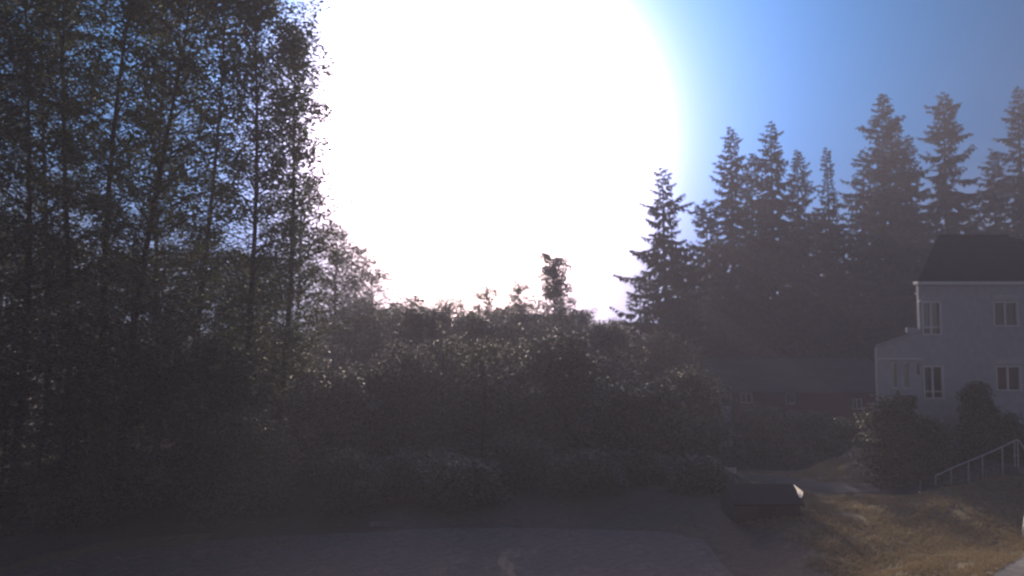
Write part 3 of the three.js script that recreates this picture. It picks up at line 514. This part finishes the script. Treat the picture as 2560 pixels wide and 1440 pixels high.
{ // the front corner of a parked van at the right edge
  const g = groundAt(2562, 1378), c = thing('parked_van', 'grey front corner of a parked van just entering at the right edge', 'van', null, V(X(2534, -g.z), g.y + 0.03, g.z)); c.rotation.y = -0.64;
  const prof = new THREE.Shape(); prof.moveTo(0.12, 0.3); prof.bezierCurveTo(-0.02, 0.4, -0.02, 0.6, 0.03, 0.75); prof.bezierCurveTo(0.07, 1.0, 0.12, 1.1, 0.3, 1.16); prof.bezierCurveTo(0.6, 1.5, 0.8, 1.8, 1.2, 1.9); prof.lineTo(4.3, 1.9); prof.bezierCurveTo(4.5, 1.8, 4.55, 1.2, 4.55, 0.9); prof.lineTo(4.5, 0.35); prof.lineTo(4.05, 0.28); prof.absarc(3.65, 0.3, 0.38, 0, Math.PI, false); prof.lineTo(1.28, 0.28); prof.absarc(0.9, 0.3, 0.38, 0, Math.PI, false); prof.lineTo(0.12, 0.3);
  new MB().geo(new THREE.ExtrudeGeometry(prof, { depth: 1.5, bevelEnabled: true, bevelSize: 0.08, bevelThickness: 0.14, bevelSegments: 4, curveSegments: 16 }), new THREE.Matrix4().makeTranslation(0.08, 0, -1.64)).build('body', M.carPaint, c);
  boxMesh('side_window', M.carGlass, c, 1.35, 4.1, 1.15, 1.7, -1.5, 0.008, 0.04);
  for (const wx of [0.98, 3.73]) for (const wz of [0.0, -1.6]) { const w = new MB().geo(new THREE.TorusGeometry(0.24, 0.09, 8, 20), new THREE.Matrix4().makeTranslation(wx, 0.3, wz)).build('wheel', M.rubber, c); new MB().geo(new THREE.CylinderGeometry(0.2, 0.2, 0.1, 16), new THREE.Matrix4().makeRotationX(Math.PI / 2).setPosition(wx, 0.3, wz)).build('rim', M.rail, w); }
  for (const wz of [-0.1, -1.4]) new MB().geo(new THREE.SphereGeometry(0.13, 10, 8), new THREE.Matrix4().makeScale(0.5, 0.8, 1.0).setPosition(0.1, 0.72, wz)).build('headlight', M.headlamp, c);
}
{ // white plastic sheet at the end of the shed roof, the sun behind it
  const D = 28.55, a = P(1983, 1212, D), t = thing('plastic_sheet', 'small bright white plastic sheet hanging at the right end of the shed roof', 'plastic sheet', null, a), m = new MB(), n = 8, rows = [];
  for (let k = 0; k <= n; k++) { const f = k / n, L = P(1984 + 16 * f, 1212 + 33 * f, D), Rr = P(1987 + 25 * Math.min(1, f * 1.5) - 5 * f * f, 1213 + 29 * f, D), row = []; for (let q = 0; q <= 4; q++) { const w = L.clone().lerp(Rr, q / 4).sub(a); row.push(m.vert(V(w.x, w.y, 0.05 * Math.sin(q * 1.6 + k * 0.7)), V(0, 0, 1), q, k)); } rows.push(row); }
  for (let k = 0; k < n; k++) for (let q = 0; q < 4; q++) m.i.push(rows[k][q], rows[k + 1][q], rows[k][q + 1], rows[k][q + 1], rows[k + 1][q], rows[k + 1][q + 1]);
  m.build('sheet', new THREE.MeshPhysicalMaterial({ color: 0xf2efe8, roughness: 1, transmission: 0.6, thickness: 0, side: THREE.DoubleSide }), t).geometry.computeVertexNormals();
}
// dry grass
{
  reseed(900);
  const m = new MB(); for (let k = 0; k < 7; k++) { const a = rr(0, 6.28), t = rr(0.2, 0.8), d = V(Math.cos(a) * t, 1, Math.sin(a) * t).normalize(); m.leaf(V(rr(-0.06, 0.06), -0.01, rr(-0.06, 0.06)), d, V(-Math.sin(a), 0, Math.cos(a)), rr(0.07, 0.13), 0.016, null, 0.1); }
  const tmp = m.build('tmp', new THREE.MeshPhysicalMaterial({ side: THREE.DoubleSide, roughness: 0.85, transmission: 0.3, thickness: 0 }), new THREE.Group());
  const projected = (v) => { const c = Math.cos(PITCH), q = Math.sin(PITCH), y = v.y - EYE, d = -v.z * c + y * q, u = y * c + v.z * q; return [1280 + v.x / d * FPX, 720 - u / d * FPX]; };
  const spots = []; for (let k = 0; k < 90000 && spots.length < 42000; k++) { const D = rr(17, 45), x = rr(7, 0.8 * D + 1); if (lawn(x, -D) < rnd()) continue; if (PATH.some((q, i) => i && Math.abs(D + q.z) < 1.0 && Math.abs(x - q.x) < 1.6)) continue; if (N3(x * 0.8, D * 0.8, 3) < rr(-0.6, 0.2)) continue; const [u, v] = projected(V(x, hgt(x, -D), -D)); if (v > 1446 - 0.62 * (u - 2470)) continue; spots.push([x, D]); }
  for (let k = 0; k < 5000; k++) { const D = rr(22, 29), x = rr(-19, 8), q = P(0, 0, D); const e = 28.9 - 0.33 * Math.max(0, -x - 3); if (Math.abs(D - e) < (x < -9 ? 0.9 : 0.35) * rnd()) spots.push([x, D]); }
  const g = new THREE.InstancedMesh(tmp.geometry, tmp.material, spots.length), o = new THREE.Object3D(), c = new THREE.Color();
  spots.forEach(([x, D], k) => { o.position.set(x, hgt(x, -D), -D); o.rotation.y = rr(0, 6.28); o.scale.setScalar(rr(0.6, 1.3)); o.updateMatrix(); g.setMatrixAt(k, o.matrix); const s = rr(0.75, 1.15); g.setColorAt(k, c.setRGB(0.36 * s, 0.28 * s, 0.15 * s)); });
  g.name = 'lawn_grass'; g.castShadow = g.receiveShadow = true; g.userData = { kind: 'stuff', label: 'short dry yellow grass covering the lawn slope', category: 'grass' }; scene.add(g);
}
renderer.render(scene, camera);
